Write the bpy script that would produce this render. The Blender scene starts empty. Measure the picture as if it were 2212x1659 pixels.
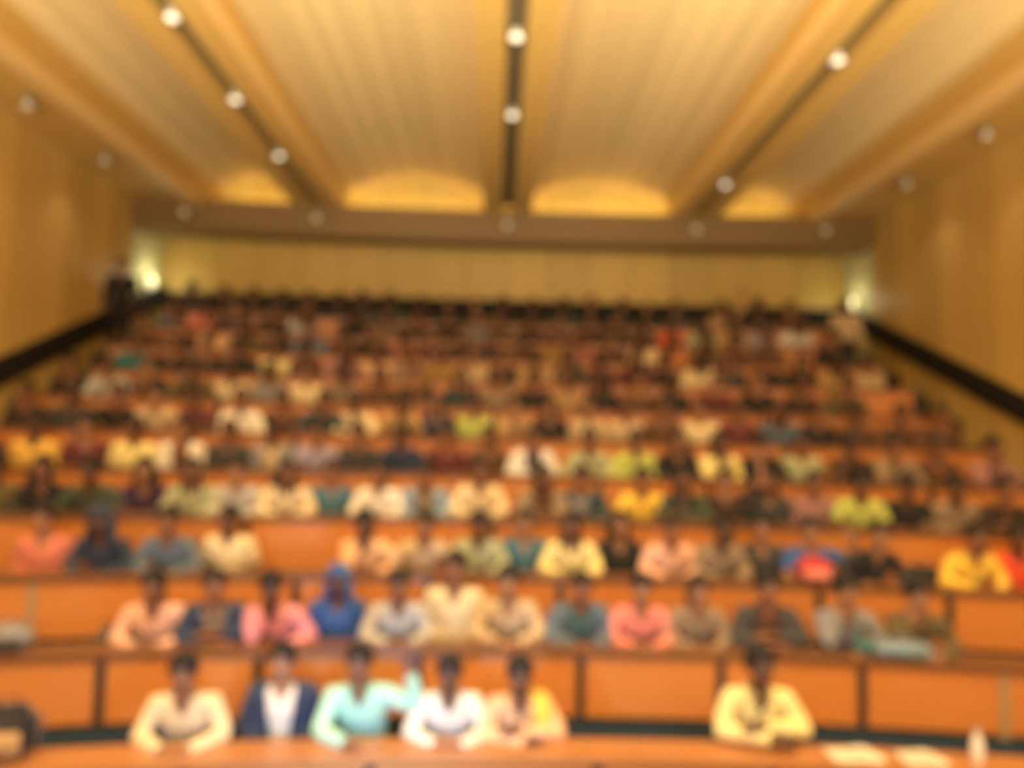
import bpy, bmesh, math, random
from mathutils import Vector, Matrix
random.seed(7)
PI = math.pi
scene = bpy.context.scene
COL = scene.collection

# ------------------------------------------------------------------ camera
F = 1660.0                      # focal length in pixels of a 2212 x 1659 frame
CAM = Vector((-0.10, 0.0, 2.68))
YAW, PITCH, ROLL = math.radians(1.07), math.radians(3.96), math.radians(1.35)
_f = Vector((math.sin(YAW)*math.cos(PITCH), math.cos(YAW)*math.cos(PITCH), math.sin(PITCH)))
_r = _f.cross(Vector((0, 0, 1))).normalized()
_u = _r.cross(_f)
RIGHT = math.cos(ROLL)*_r + math.sin(ROLL)*_u
UP = -math.sin(ROLL)*_r + math.cos(ROLL)*_u
cam_data = bpy.data.cameras.new('camera')
cam = bpy.data.objects.new('camera', cam_data); COL.objects.link(cam)
cam.matrix_world = Matrix(((RIGHT.x, UP.x, -_f.x, CAM.x), (RIGHT.y, UP.y, -_f.y, CAM.y),
                           (RIGHT.z, UP.z, -_f.z, CAM.z), (0, 0, 0, 1)))
cam_data.sensor_width = 36.0
cam_data.lens = 36.0*F/2212.0
cam_data.clip_start = 0.05
cam_data.clip_end = 100
# the photograph is out of focus everywhere: the lens was focused far too near
cam_data.dof.use_dof = True
cam_data.dof.focus_distance = 0.30
cam_data.dof.aperture_fstop = 4.1
scene.camera = cam

def project(p):
    d = Vector(p) - CAM
    z = d.dot(_f)
    return 1106 + F*d.dot(RIGHT)/z, 829.5 - F*d.dot(UP)/z

# ------------------------------------------------------------------ world, light, exposure
w = bpy.data.worlds.new('hall_world'); scene.world = w; w.use_nodes = True
w.node_tree.nodes['Background'].inputs[0].default_value = (0.02, 0.018, 0.015, 1)
w.node_tree.nodes['Background'].inputs[1].default_value = 0.3
scene.view_settings.view_transform = 'Standard'
scene.view_settings.look = 'None'
scene.view_settings.gamma = 1.0
scene.view_settings.use_curve_mapping = False
scene.view_settings.exposure = 0.0

def area(name, loc, target, sx, sy, power, color, spread=None):
    l = bpy.data.lights.new(name, 'AREA'); l.shape = 'RECTANGLE'
    l.size = sx; l.size_y = sy; l.energy = power; l.color = color
    if spread: l.spread = math.radians(spread)
    o = bpy.data.objects.new(name, l); COL.objects.link(o)
    o.location = loc
    o.rotation_euler = (Vector(target)-Vector(loc)).to_track_quat('-Z', 'Y').to_euler()
    return o
WARM = (1.0, 0.80, 0.52)
# unseen fill lights added behind the photographer, for the tiers and the ceiling
area('tier_fill_light', (0, -0.6, 5.3), (0, 5.6, 0.4), 11, 1.2, 150, (1.0, 0.95, 0.86), 95)
area('ceiling_fill_light', (0, -0.6, 3.6), (0, 3.0, 8.2), 11.5, 1.6, 1850, (1.0, 0.86, 0.58), 100)
# weak cool light added below the frame, suggesting a projector's spill
area('cool_fill_light', (-0.75, 3.35, 0.95), (-0.55, 6.2, 1.35), 0.35, 0.3, 40, (0.30, 0.55, 1.0))

# ------------------------------------------------------------------ materials
def nodes_of(name):
    m = bpy.data.materials.new(name); m.use_nodes = True
    nt = m.node_tree
    return m, nt, nt.nodes['Principled BSDF']

def mat_noise(name, c, rough=0.7, var=0.12, scale=12.0, bump=0.0, stretch=(1, 1, 1), metal=0.0, sheen=0.0):
    m, nt, b = nodes_of(name)
    tc = nt.nodes.new('ShaderNodeTexCoord'); mp = nt.nodes.new('ShaderNodeMapping')
    mp.inputs['Scale'].default_value = stretch
    n = nt.nodes.new('ShaderNodeTexNoise'); n.inputs['Scale'].default_value = scale; n.inputs['Detail'].default_value = 4
    nt.links.new(tc.outputs['Object'], mp.inputs['Vector']); nt.links.new(mp.outputs[0], n.inputs['Vector'])
    r = nt.nodes.new('ShaderNodeMapRange')
    r.inputs['To Min'].default_value = 1-var; r.inputs['To Max'].default_value = 1+var
    nt.links.new(n.outputs['Fac'], r.inputs['Value'])
    mx = nt.nodes.new('ShaderNodeVectorMath'); mx.operation = 'SCALE'
    mx.inputs[0].default_value = c; nt.links.new(r.outputs[0], mx.inputs['Scale'])
    nt.links.new(mx.outputs[0], b.inputs['Base Color'])
    b.inputs['Roughness'].default_value = rough; b.inputs['Metallic'].default_value = metal
    if sheen: b.inputs['Sheen Weight'].default_value = sheen
    if bump:
        bp = nt.nodes.new('ShaderNodeBump'); bp.inputs['Strength'].default_value = bump
        nt.links.new(n.outputs['Fac'], bp.inputs['Height']); nt.links.new(bp.outputs[0], b.inputs['Normal'])
    return m

def mat_planks(name, c, width, axis='X', dark=0.82, rough=0.5):
    """boards running along Y (axis X) or up Z, separated by thin darker joints, each board its own tone"""
    m, nt, b = nodes_of(name)
    tc = nt.nodes.new('ShaderNodeTexCoord'); sp = nt.nodes.new('ShaderNodeSeparateXYZ')
    nt.links.new(tc.outputs['Object'], sp.inputs[0])
    dv = nt.nodes.new('ShaderNodeMath'); dv.operation = 'DIVIDE'; dv.inputs[1].default_value = width
    nt.links.new(sp.outputs[axis], dv.inputs[0])
    fl = nt.nodes.new('ShaderNodeMath'); fl.operation = 'FLOOR'; nt.links.new(dv.outputs[0], fl.inputs[0])
    fr = nt.nodes.new('ShaderNodeMath'); fr.operation = 'FRACT'; nt.links.new(dv.outputs[0], fr.inputs[0])
    wn = nt.nodes.new('ShaderNodeTexWhiteNoise'); wn.noise_dimensions = '1D'; nt.links.new(fl.outputs[0], wn.inputs['W'])
    r = nt.nodes.new('ShaderNodeMapRange'); r.inputs['To Min'].default_value = 0.90; r.inputs['To Max'].default_value = 1.08
    nt.links.new(wn.outputs['Value'], r.inputs['Value'])
    lt = nt.nodes.new('ShaderNodeMath'); lt.operation = 'LESS_THAN'; lt.inputs[1].default_value = 0.10
    nt.links.new(fr.outputs[0], lt.inputs[0])
    j = nt.nodes.new('ShaderNodeMapRange'); j.inputs['To Min'].default_value = 1.0; j.inputs['To Max'].default_value = dark
    nt.links.new(lt.outputs[0], j.inputs['Value'])
    mu = nt.nodes.new('ShaderNodeMath'); mu.operation = 'MULTIPLY'
    nt.links.new(r.outputs[0], mu.inputs[0]); nt.links.new(j.outputs[0], mu.inputs[1])
    mx = nt.nodes.new('ShaderNodeVectorMath'); mx.operation = 'SCALE'; mx.inputs[0].default_value = c
    nt.links.new(mu.outputs[0], mx.inputs['Scale']); nt.links.new(mx.outputs[0], b.inputs['Base Color'])
    b.inputs['Roughness'].default_value = rough
    return m

def mat_emit(name, c, s):
    m, nt, b = nodes_of(name)
    b.inputs['Base Color'].default_value = (*c, 1)
    b.inputs['Emission Color'].default_value = (*c, 1); b.inputs['Emission Strength'].default_value = s
    return m

M = {}
M['ceiling'] = mat_planks('ceiling_boards', (0.86, 0.66, 0.32), 0.14)
M['beam'] = mat_noise('beam_veneer', (0.70, 0.45, 0.13), 0.5, 0.08, 3, 0, (6, 0.5, 6))
M['ledge'] = mat_noise('ledge_veneer', (0.86, 0.61, 0.26), 0.45, 0.06, 3, 0, (6, 0.5, 6))
M['slot'] = mat_noise('slot_paint', (0.20, 0.165, 0.09), 0.7, 0.1, 8)
M['cornice'] = mat_noise('cornice_wood', (0.19, 0.105, 0.028), 0.5, 0.12, 3, 0, (0.5, 6, 6))
M['wall'] = mat_planks('wall_panelling', (0.74, 0.52, 0.17), 0.62, 'Y', 0.88)
M['wall_back'] = mat_planks('back_panelling', (0.54, 0.37, 0.095), 0.78, 'X', 0.85)
M['pale'] = mat_noise('pale_green_wall', (0.72, 0.70, 0.40), 0.7, 0.05, 3)  # even pale green tone of the passage walls
M['rail'] = mat_noise('black_rail_paint', (0.009, 0.009, 0.007), 0.85, 0.1, 8)
M['floor'] = mat_noise('dark_carpet', (0.045, 0.03, 0.022), 0.95, 0.2, 40, 0.1)
M['orange'] = mat_noise('orange_laminate', (0.56, 0.205, 0.045), 0.42, 0.07, 5, 0, (0.6, 0.6, 3))
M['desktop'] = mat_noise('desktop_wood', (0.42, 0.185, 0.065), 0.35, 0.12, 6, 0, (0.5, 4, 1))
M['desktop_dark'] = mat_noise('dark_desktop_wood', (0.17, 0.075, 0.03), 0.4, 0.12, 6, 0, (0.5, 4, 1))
M['post'] = mat_noise('dark_post_metal', (0.035, 0.028, 0.025), 0.4, 0.1, 10)
M['post_pale'] = mat_noise('tan_post', (0.36, 0.24, 0.11), 0.5, 0.1, 10)
M['seat'] = mat_noise('navy_upholstery', (0.022, 0.045, 0.065), 0.85, 0.15, 60, 0.1)
M['lamp'] = mat_emit('lamp_glass', (1.0, 0.93, 0.72), 1.05)
M['lamp_dim'] = mat_emit('dim_lamp_glass', (0.80, 0.70, 0.50), 0.12)
M['lamp_rim'] = mat_noise('lamp_rim_metal', (0.35, 0.33, 0.27), 0.35, 0.05, 10, 0, (1, 1, 1), 0.6)
M['white'] = mat_noise('white_paper', (0.75, 0.70, 0.55), 0.8, 0.04, 10)
M['eyewhite'] = mat_noise('eye_white', (0.75, 0.7, 0.62), 0.25, 0.02, 10)
M['iris'] = mat_noise('dark_iris', (0.02, 0.012, 0.008), 0.2, 0.02, 10)
M['lip'] = mat_noise('lips', (0.20, 0.065, 0.045), 0.5, 0.05, 30)
M['brow'] = mat_noise('brow_hair', (0.012, 0.009, 0.007), 0.8, 0.1, 80)
M['hair'] = mat_noise('black_hair', (0.008, 0.007, 0.007), 0.8, 0.4, 70, 0.3, (1, 1, 5))
M['hairbrown'] = mat_noise('dark_brown_hair', (0.016, 0.009, 0.006), 0.8, 0.4, 70, 0.3, (1, 1, 5))
M['trousers'] = mat_noise('dark_trouser_cloth', (0.02, 0.02, 0.028), 0.9, 0.15, 40)
M['trousers_brown'] = mat_noise('brown_trouser_cloth', (0.06, 0.04, 0.025), 0.9, 0.15, 40)
M['shoe'] = mat_noise('shoe_leather', (0.012, 0.009, 0.008), 0.4, 0.1, 30)
SKIN = [mat_noise('skin_'+n, c, 0.5, 0.06, 14) for n, c in
        (('brown', (0.20, 0.088, 0.045)), ('deep_brown', (0.11, 0.048, 0.027)), ('tan', (0.36, 0.18, 0.095)), ('warm_brown', (0.25, 0.11, 0.056)))]
TAN = SKIN[2]
PAL = {  # name: base colour
 'cream': (0.76, 0.62, 0.36), 'ivory': (0.82, 0.76, 0.62), 'white': (0.74, 0.72, 0.66), 'pale yellow': (0.84, 0.72, 0.30),
 'yellow': (0.83, 0.56, 0.07), 'golden yellow': (0.80, 0.50, 0.10), 'mint green': (0.40, 0.74, 0.56), 'sage green': (0.40, 0.42, 0.24),
 'lime green': (0.50, 0.56, 0.13), 'dark green': (0.045, 0.065, 0.04), 'teal': (0.02, 0.20, 0.22), 'teal blue': (0.06, 0.16, 0.21),
 'light blue': (0.24, 0.33, 0.42), 'slate blue': (0.10, 0.15, 0.21), 'royal blue': (0.03, 0.10, 0.30), 'navy blue': (0.018, 0.035, 0.075),
 'dark teal': (0.02, 0.05, 0.06), 'black': (0.014, 0.013, 0.013), 'charcoal': (0.045, 0.045, 0.045), 'grey': (0.24, 0.24, 0.24),
 'light grey': (0.46, 0.45, 0.42), 'lilac': (0.34, 0.29, 0.36), 'pink': (0.72, 0.27, 0.30), 'coral pink': (0.78, 0.25, 0.19),
 'light pink': (0.76, 0.44, 0.31), 'salmon': (0.66, 0.20, 0.12), 'peach': (0.80, 0.48, 0.24), 'orange red': (0.80, 0.085, 0.025),
 'orange': (0.66, 0.22, 0.03), 'red': (0.50, 0.03, 0.035), 'maroon': (0.12, 0.025, 0.028), 'purple': (0.05, 0.02, 0.05),
 'mauve': (0.32, 0.16, 0.15), 'rose': (0.38, 0.13, 0.10), 'brown': (0.12, 0.052, 0.022), 'dark brown': (0.04, 0.020, 0.012),
 'taupe': (0.28, 0.20, 0.12), 'beige': (0.56, 0.42, 0.24), 'tan': (0.44, 0.27, 0.11), 'olive': (0.12, 0.09, 0.03),
 'mustard': (0.34, 0.20, 0.03)}
CLOTH = {k: mat_noise(k.replace(' ', '_')+'_cloth', v, 0.85, 0.07, 25, 0.15, (1, 1, 1), 0, 0.2) for k, v in PAL.items()}

# ------------------------------------------------------------------ helpers
def obj(name, me, mats=None, parent=None):
    o = bpy.data.objects.new(name, me); COL.objects.link(o)
    if parent: o.parent = parent
    if mats:
        for m in (mats if isinstance(mats, (list, tuple)) else [mats]): me.materials.append(m)
    return o

def finish(bm, name='mesh', smooth=False):
    bmesh.ops.recalc_face_normals(bm, faces=bm.faces)
    me = bpy.data.meshes.new(name); bm.to_mesh(me); bm.free()
    if smooth:
        for p in me.polygons: p.use_smooth = True
    return me

def tag(o, label=None, cat=None, group=None, kind=None):
    if label: o['label'] = label
    if cat: o['category'] = cat
    if group: o['group'] = group
    if kind: o['kind'] = kind
    return o

def empty(name, loc, rz=0):
    o = bpy.data.objects.new(name, None); COL.objects.link(o)
    o.empty_display_size = 0.1
    o.location = loc; o.rotation_euler = (0, 0, rz)
    return o

def box(bm, x0, x1, y0, y1, z0, z1):
    v = [bm.verts.new(p) for p in ((x0, y0, z0), (x1, y0, z0), (x1, y1, z0), (x0, y1, z0),
                                   (x0, y0, z1), (x1, y0, z1), (x1, y1, z1), (x0, y1, z1))]
    for f in ((0, 1, 2, 3), (4, 5, 6, 7), (0, 1, 5, 4), (1, 2, 6, 5), (2, 3, 7, 6), (3, 0, 4, 7)):
        bm.faces.new([v[i] for i in f])
    return v

def extr(bm, prof, y0, y1):
    """closed profile [(x,z)] extruded along y"""
    a = [bm.verts.new((x, y0, z)) for x, z in prof]; b = [bm.verts.new((x, y1, z)) for x, z in prof]
    n = len(prof)
    for i in range(n): bm.faces.new((a[i], a[(i+1) % n], b[(i+1) % n], b[i]))
    bm.faces.new(a); bm.faces.new(b[::-1])

def ball(bm, c, r, seg=14, rings=10, rot=None):
    ret = bmesh.ops.create_uvsphere(bm, u_segments=seg, v_segments=rings, radius=1.0)
    r = r if isinstance(r, (tuple, list)) else (r, r, r)
    mat = Matrix.Translation(Vector(c)) @ (rot.to_4x4() if rot else Matrix()) @ Matrix.Diagonal((*r, 1))
    bmesh.ops.transform(bm, matrix=mat, verts=ret['verts'])
    return ret['verts']

def tube(bm, pts, rad, seg=12, xa=Vector((1, 0, 0))):
    """tapered limb through pts; rad = list of r or (rx, ry)"""
    pts = [Vector(p) for p in pts]; rings = []
    for i, p in enumerate(pts):
        d = (pts[min(i+1, len(pts)-1)] - pts[max(i-1, 0)]).normalized()
        a = xa - d*xa.dot(d)
        if a.length < 0.05: a = Vector((0, 1, 0)) - d*d.y
        a.normalize(); b = d.cross(a)
        r = rad[i]; rx, ry = r if isinstance(r, (tuple, list)) else (r, r)
        rings.append([bm.verts.new(p + a*rx*math.cos(2*PI*k/seg) + b*ry*math.sin(2*PI*k/seg)) for k in range(seg)])
    for q in range(len(rings)-1):
        for k in range(seg):
            bm.faces.new((rings[q][k], rings[q][(k+1) % seg], rings[q+1][(k+1) % seg], rings[q+1][k]))
    e = []
    bm.faces.new(rings[0][::-1]); bm.faces.new(rings[-1])

def lerp(a, b, t): return Vector(a)*(1-t) + Vector(b)*t

def remeshed(bm, voxel, smooth=4):
    bmesh.ops.recalc_face_normals(bm, faces=bm.faces)
    me = bpy.data.meshes.new('tmp'); bm.to_mesh(me); bm.free()
    o = bpy.data.objects.new('tmp', me); COL.objects.link(o)
    md = o.modifiers.new('r', 'REMESH'); md.mode = 'VOXEL'; md.voxel_size = voxel; md.use_smooth_shade = True
    if smooth:
        s = o.modifiers.new('s', 'SMOOTH'); s.iterations = smooth; s.factor = 0.5
    dg = bpy.context.evaluated_depsgraph_get(); dg.update()
    ev = o.evaluated_get(dg)
    out = bpy.data.meshes.new_from_object(ev)
    bpy.data.objects.remove(o); bpy.data.meshes.remove(me)
    return out

# ------------------------------------------------------------------ hall dimensions
T, RISE, NROW = 0.80, 0.384, 11       # tread, riser, rows of desks
D1 = 4.92
R1 = 19.0; XC = 0.6; YC = D1 - math.sqrt(R1*R1 - XC*XC)
HALF, YB, YF = 6.42, 14.35, -4.5
ZB = CAM.z + 3.95                    # underside of the ceiling beams
def arc_y(R, x): return YC + math.sqrt(R*R - (x-XC)**2)
def arc_pt(R, a): return XC + R*math.sin(a), YC + R*math.cos(a)
def row_R(i): return R1 + i*T - (0.11 if i == 0 else 0)
def row_floor(i): return i*RISE

# ------------------------------------------------------------------ structure
def structure():
    # stepped floor
    bm = bmesh.new(); N = 48
    xs = [-HALF + 2*HALF*k/N for k in range(N+1)]
    lines = [([Vector((x, YF, 0)) for x in xs])]
    for i in range(1, NROW):
        ys = [arc_y(row_R(i), x) for x in xs]
        lines.append([Vector((x, y, row_floor(i-1))) for x, y in zip(xs, ys)])
        lines.append([Vector((x, y, row_floor(i))) for x, y in zip(xs, ys)])
    lines.append([Vector((x, YB, row_floor(NROW-1))) for x in xs])
    vs = [[bm.verts.new(p) for p in l] for l in lines]
    for a, b in zip(vs[:-1], vs[1:]):
        for k in range(N): bm.faces.new((a[k], a[k+1], b[k+1], b[k]))
    tag(obj('floor', finish(bm), M['floor']), 'dark carpeted tiers stepping up from the front to the back wall', kind='structure')
    ZT = ZB + 1.25
    # side walls with the opening of the side passage near the back
    for s, nm in ((-1, 'left'), (1, 'right')):
        bm = bmesh.new()
        x0, x1 = sorted((s*HALF, s*(HALF+0.2)))
        box(bm, x0, x1, YF, 13.1, -0.2, ZT)
        tag(obj('wall_'+nm, finish(bm), M['wall']), 'warm yellow panelled side wall on the '+nm, kind='structure')
        bm = bmesh.new()
        x0, x1 = sorted((s*(HALF+0.02), s*(HALF+0.2)))
        box(bm, x0, x1, 13.1, YB+0.2, -0.2, ZT)
        tag(obj('wall_passage_'+nm, finish(bm), M['pale']), 'pale green wall of the back corner passage', kind='structure')
    bm = bmesh.new(); box(bm, -HALF, HALF, YB, YB+0.2, -0.2, ZT)
    tag(obj('wall_back', finish(bm), M['wall_back']), 'yellow olive panelled back wall under the cornice', kind='structure')
    bm = bmesh.new(); box(bm, -HALF-0.2, HALF+0.2, YF-0.2, YF, -0.2, ZT)
    tag(obj('wall_front', finish(bm), M['wall']), 'wall behind the photographer', kind='structure')
    # raked black board rail along each side wall and along the back
    zr = lambda y: CAM.z - 3.26 + 0.405*y
    for s, nm in ((-1, 'left'), (1, 'right')):
        bm = bmesh.new()
        x0, x1 = sorted((s*HALF, s*(HALF-0.09)))
        ya, yb = 3.0, YB-0.02
        v = []
        for y in (ya, yb):
            for x in (x0, x1):
                for dz in (-0.195, 0.15): v.append(bm.verts.new((x, y, zr(y)+dz)))
        for f in ((0, 1, 3, 2), (4, 5, 7, 6), (0, 1, 5, 4), (2, 3, 7, 6), (0, 2, 6, 4), (1, 3, 7, 5)): bm.faces.new([v[k] for k in f])
        tag(obj('trim_rail_'+nm, finish(bm), M['rail']), 'black raked rail running up the '+nm+' side wall', kind='structure')
    bm = bmesh.new(); box(bm, -HALF+0.09, HALF-0.09, YB-0.09, YB, zr(YB)-0.32, zr(YB)-0.0)
    tag(obj('trim_rail_back', finish(bm), M['rail']), 'black rail along the foot of the back wall', kind='structure')

S = 0.84
BX0, BX1 = 3.55*S, 4.45*S            # underside of the two inner side beams
SLOT = 3.95*S
CB = 0.45*S
EX = 6.45*S
FACE = 0.55                          # height of the beam faces
YCOR0, YCOR1 = YB-0.95, YB-0.45      # the cross beam in front of the back wall
def ceiling():
    zt = ZB + FACE
    # vaulted boarded bays between the beams
    n = 0
    for (a, b, rise) in ((CB, BX0, 0.36), (BX1, EX, 0.26), (-BX0, -CB, 0.36), (-EX, -BX1, 0.26)):
        bm = bmesh.new(); K = 16
        low = []
        for k in range(K+1):
            t = k/K; x = a+(b-a)*t
            low.append((x, zt + rise*math.sin(PI*t)))
        prof = low + [(b, zt+rise+0.25), (a, zt+rise+0.25)]
        extr(bm, prof, YF, YB)
        o = obj('ceiling', finish(bm), M['ceiling']); n += 1
        tag(o, 'vaulted boarded ceiling bay between two long beams', kind='structure')
    # upper roof slab over everything closes the shell
    bm = bmesh.new(); box(bm, -HALF-0.2, HALF+0.2, YF-0.2, YB+0.2, ZB+1.25, ZB+1.4)
    tag(obj('ceiling', finish(bm), M['ceiling']), 'roof slab above the vaulted bays', kind='structure')
    # beams: two flanges either side of a dark lamp slot
    def beam(name, x0, x1, slot, label):
        bm = bmesh.new(); hw = 0.10
        box(bm, x0, slot-hw, YF, YCOR1, ZB, zt+0.1)
        box(bm, slot+hw, x1, YF, YCOR1, ZB, zt+0.1)
        r = tag(obj(name, finish(bm), M['beam']), label, kind='structure')
        bm = bmesh.new(); box(bm, slot-hw, slot+hw, YF, YCOR0, ZB+0.14, ZB+0.22)
        obj('slot_lining', finish(bm), M['slot'], r)
        for sx, x in ((-1, x0), (1, x1)):
            bm = bmesh.new(); xa, xb = sorted((x, x+sx*0.05)); box(bm, xa, xb, YF, YCOR0, ZB+0.06, ZB+0.24)
            obj('ledge', finish(bm), M['ledge'], r)
        return r
    beam('trim_1', -CB, CB, 0.0, 'long centre ceiling beam with a dark lamp slot')
    beam('trim_2', -BX1, -BX0, -SLOT, 'long left ceiling beam with a dark lamp slot')
    beam('trim_3', BX0, BX1, SLOT, 'long right ceiling beam with a dark lamp slot')
    for s, nm in ((-1, 4), (1, 5)):
        bm = bmesh.new(); xa, xb = sorted((s*EX, s*HALF)); box(bm, xa, xb, YF, YB, ZB+0.02, zt+0.1)
        r = tag(obj('trim_%d' % nm, finish(bm), M['beam']), 'boxed soffit along the %s wall' % ('left' if s < 0 else 'right'), kind='structure')
        bm = bmesh.new(); xa, xb = sorted((s*(EX-0.07), s*(EX+0.08))); box(bm, xa, xb, YF, YCOR0, ZB-0.07, ZB+0.12)
        obj('ledge', finish(bm), M['ledge'], r)
    # cross beam (cornice) before the back wall, gently curved away at its middle
    bm = bmesh.new(); K = 20; va = []
    for k in range(K+1):
        x = -HALF + 2*HALF*k/K; dy = -0.28*(x/HALF)**2
        va.append([bm.verts.new((x, YCOR0+dy, ZB-0.50)), bm.verts.new((x, YCOR0+dy, ZB+0.06)),
                   bm.verts.new((x, YCOR1+dy, ZB+0.06)), bm.verts.new((x, YCOR1+dy, ZB-0.50))])
    for k in range(K):
        for q in range(4): bm.faces.new((va[k][q], va[k][(q+1) % 4], va[k+1][(q+1) % 4], va[k+1][q]))
    bm.faces.new(va[0]); bm.faces.new(va[-1][::-1])
    tag(obj('trim_6', finish(bm), M['cornice']), 'dark brown cross beam in front of the back wall', kind='structure')

# ------------------------------------------------------------------ ceiling lamps
def lamp_mesh(r=0.075):
    bm = bmesh.new()
    bmesh.ops.create_cone(bm, cap_ends=True, segments=20, radius1=r, radius2=r*0.8, depth=0.12)
    rim = finish(bm, 'rim', True)
    bm = bmesh.new(); ball(bm, (0, 0, -0.062), (r*0.82, r*0.82, 0.035)); glass = finish(bm, 'glass', True)
    rim.materials.append(M['lamp_rim']); glass.materials.append(M['lamp'])
    return rim, glass
RIM, GLASS = lamp_mesh()
ORD = ['first', 'second', 'third', 'fourth', 'fifth', 'sixth', 'seventh', 'eighth', 'ninth', 'tenth', 'eleventh', 'twelfth', 'thirteenth',
       'fourteenth', 'fifteenth', 'sixteenth', 'seventeenth', 'eighteenth', 'nineteenth', 'twentieth', 'twenty-first', 'twenty-second',
       'twenty-third', 'twenty-fourth', 'twenty-fifth', 'twenty-sixth', 'twenty-seventh', 'twenty-eighth', 'twenty-ninth', 'thirtieth']
def lamp(x, y, z, label, power, dim=False, group='ceiling spotlights in the beams'):
    r = empty('ceiling_spotlight', (x, y, z)); tag(r, label, 'ceiling light', group)
    g = obj('lens', GLASS, None, obj('housing', RIM, None, r))
    if dim:
        g.material_slots[0].link = 'OBJECT'; g.material_slots[0].material = M['lamp_dim']
    if power:
        l = bpy.data.lights.new('spot', 'SPOT'); l.energy = power; l.color = (1.0, 0.88, 0.68); l.spot_size = math.radians(115); l.spot_blend = 0.8
        l.shadow_soft_size = 0.06
        o = bpy.data.objects.new('lamp_light', l); COL.objects.link(o); o.parent = r; o.location = (0, 0, -0.14)

def lamps():
    beams = ((-SLOT, 'left', (7.2, 9.0, 10.85)), (0.0, 'centre', (7.35, 9.2)), (SLOT, 'right', (7.6, 11.5)))
    pos = ['nearest the stage', 'second from the stage', 'third from the stage']
    for x, nm, ys in beams:
        for k, y in enumerate(ys):
            lamp(x, y, ZB+0.06, 'lit spotlight in the slot of the %s ceiling beam, %s' % (nm, pos[k]), 48)
    for s, nm in ((-1, 'left'), (1, 'right')):
        for k, y in enumerate((9.15, 11.0)):
            lamp(s*5.86, y, ZB-0.04, 'dim spotlight in the %s wall soffit, %s' % (nm, ('nearer the stage', 'nearer the back')[k]), 10, True)
    for x, nm in ((-5.55, 'far left'), (-SLOT, 'left beam'), (0, 'centre beam'), (SLOT, 'right beam'), (5.55, 'far right')):
        r = empty('cornice_light', (x, YCOR0-0.07-0.28*(x/HALF)**2, ZB-0.20)); r.rotation_euler = (-math.radians(60), 0, 0)
        tag(r, 'small dim light on the dark cross beam, at the %s' % nm if 'far' in nm else 'small dim light on the dark cross beam, at the end of the %s' % nm,
            'ceiling light', 'small lights on the cross beam')
        g = obj('lens', GLASS, None, obj('housing', RIM, None, r))
        g.material_slots[0].link = 'OBJECT'; g.material_slots[0].material = M['lamp_dim']
    # cove strips on top of the cross beam light the arched heads of the back wall
    bm = bmesh.new(); box(bm, -5.2, 5.2, -0.03, 0.03, 0, 0.05)
    o = obj('cove_light', finish(bm), mat_emit('cove_tube', (1.0, 0.72, 0.25), 0.6)); o.location = (0, YCOR1-0.02, ZB+0.075)
    tag(o, 'warm strip light lying on top of the dark cross beam', 'light')
    l = area('cove_wash', (0, YCOR1+0.03, ZB+0.13), (0, YCOR1+1.03, ZB+0.83), 10.4, 0.04, 26, (1.0, 0.70, 0.24), 110)
    for s, nm, pw in ((-1, 'left', 8), (1, 'right', 5)):
        r = empty('wall_light', (s*(HALF-0.03), 13.75, CAM.z+2.62 if s < 0 else CAM.z+2.55)); tag(r, 'glowing wall light in the %s back corner passage' % nm, 'wall light')
        bm = bmesh.new(); bx = s*0.03
        box(bm, min(0, bx), max(0, bx), -0.08, 0.08, -0.14, 0.14); obj('back_plate', finish(bm), M['lamp_rim'], r)
        bm = bmesh.new(); ball(bm, (-s*0.02, 0, 0), (0.075, 0.10, 0.13)); obj('shade', finish(bm, 'm', True), mat_emit('wall_lamp_glass_'+nm, (1.0, 0.95, 0.6), 0.75 if s < 0 else 0.35), r)
        l = bpy.data.lights.new('glow', 'POINT'); l.energy = pw; l.color = (1, 0.95, 0.6); l.shadow_soft_size = 0.1
        g = bpy.data.objects.new('glow', l); COL.objects.link(g); g.parent = r; g.location = (-s*0.22, 0, 0.1)

# ------------------------------------------------------------------ desks and benches
def row_ends(i): return {7: -5.3}.get(i, -5.65 if i < 7 else -5.5), {9: 4.95}.get(i, 5.45)
def strip(bm, R0, R1_, a0, a1, z0, z1, n):
    q = []
    for k in range(n+1):
        a = a0+(a1-a0)*k/n
        p, r = arc_pt(R0, a), arc_pt(R1_, a)
        q.append([bm.verts.new((p[0], p[1], z0)), bm.verts.new((r[0], r[1], z0)), bm.verts.new((r[0], r[1], z1)), bm.verts.new((p[0], p[1], z1))])
    for k in range(n):
        for j in range(4): bm.faces.new((q[k][j], q[k][(j+1) % 4], q[k+1][(j+1) % 4], q[k+1][j]))
    bm.faces.new(q[0][::-1]); bm.faces.new(q[-1])
ROWN = ['front', 'second', 'third', 'fourth', 'fifth', 'sixth', 'seventh', 'eighth', 'ninth', 'tenth', 'back']
def px_to_angle(px, R, z):
    lo, hi = -0.5, 0.5
    for _ in range(40):
        m = (lo+hi)/2; p = arc_pt(R, m)
        if project((p[0], p[1], z))[0] < px: lo = m
        else: hi = m
    return (lo+hi)/2
POSTS = {0: [-380, 20, 395, 800, 1290, 1670, 2060, 2440], 1: [-120, 220, 560, 905, 1255, 1557, 1862, 2168, 2480],
         2: [-210, 72, 350, 640, 925, 1210, 1490, 1770, 2050, 2330]}
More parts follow.
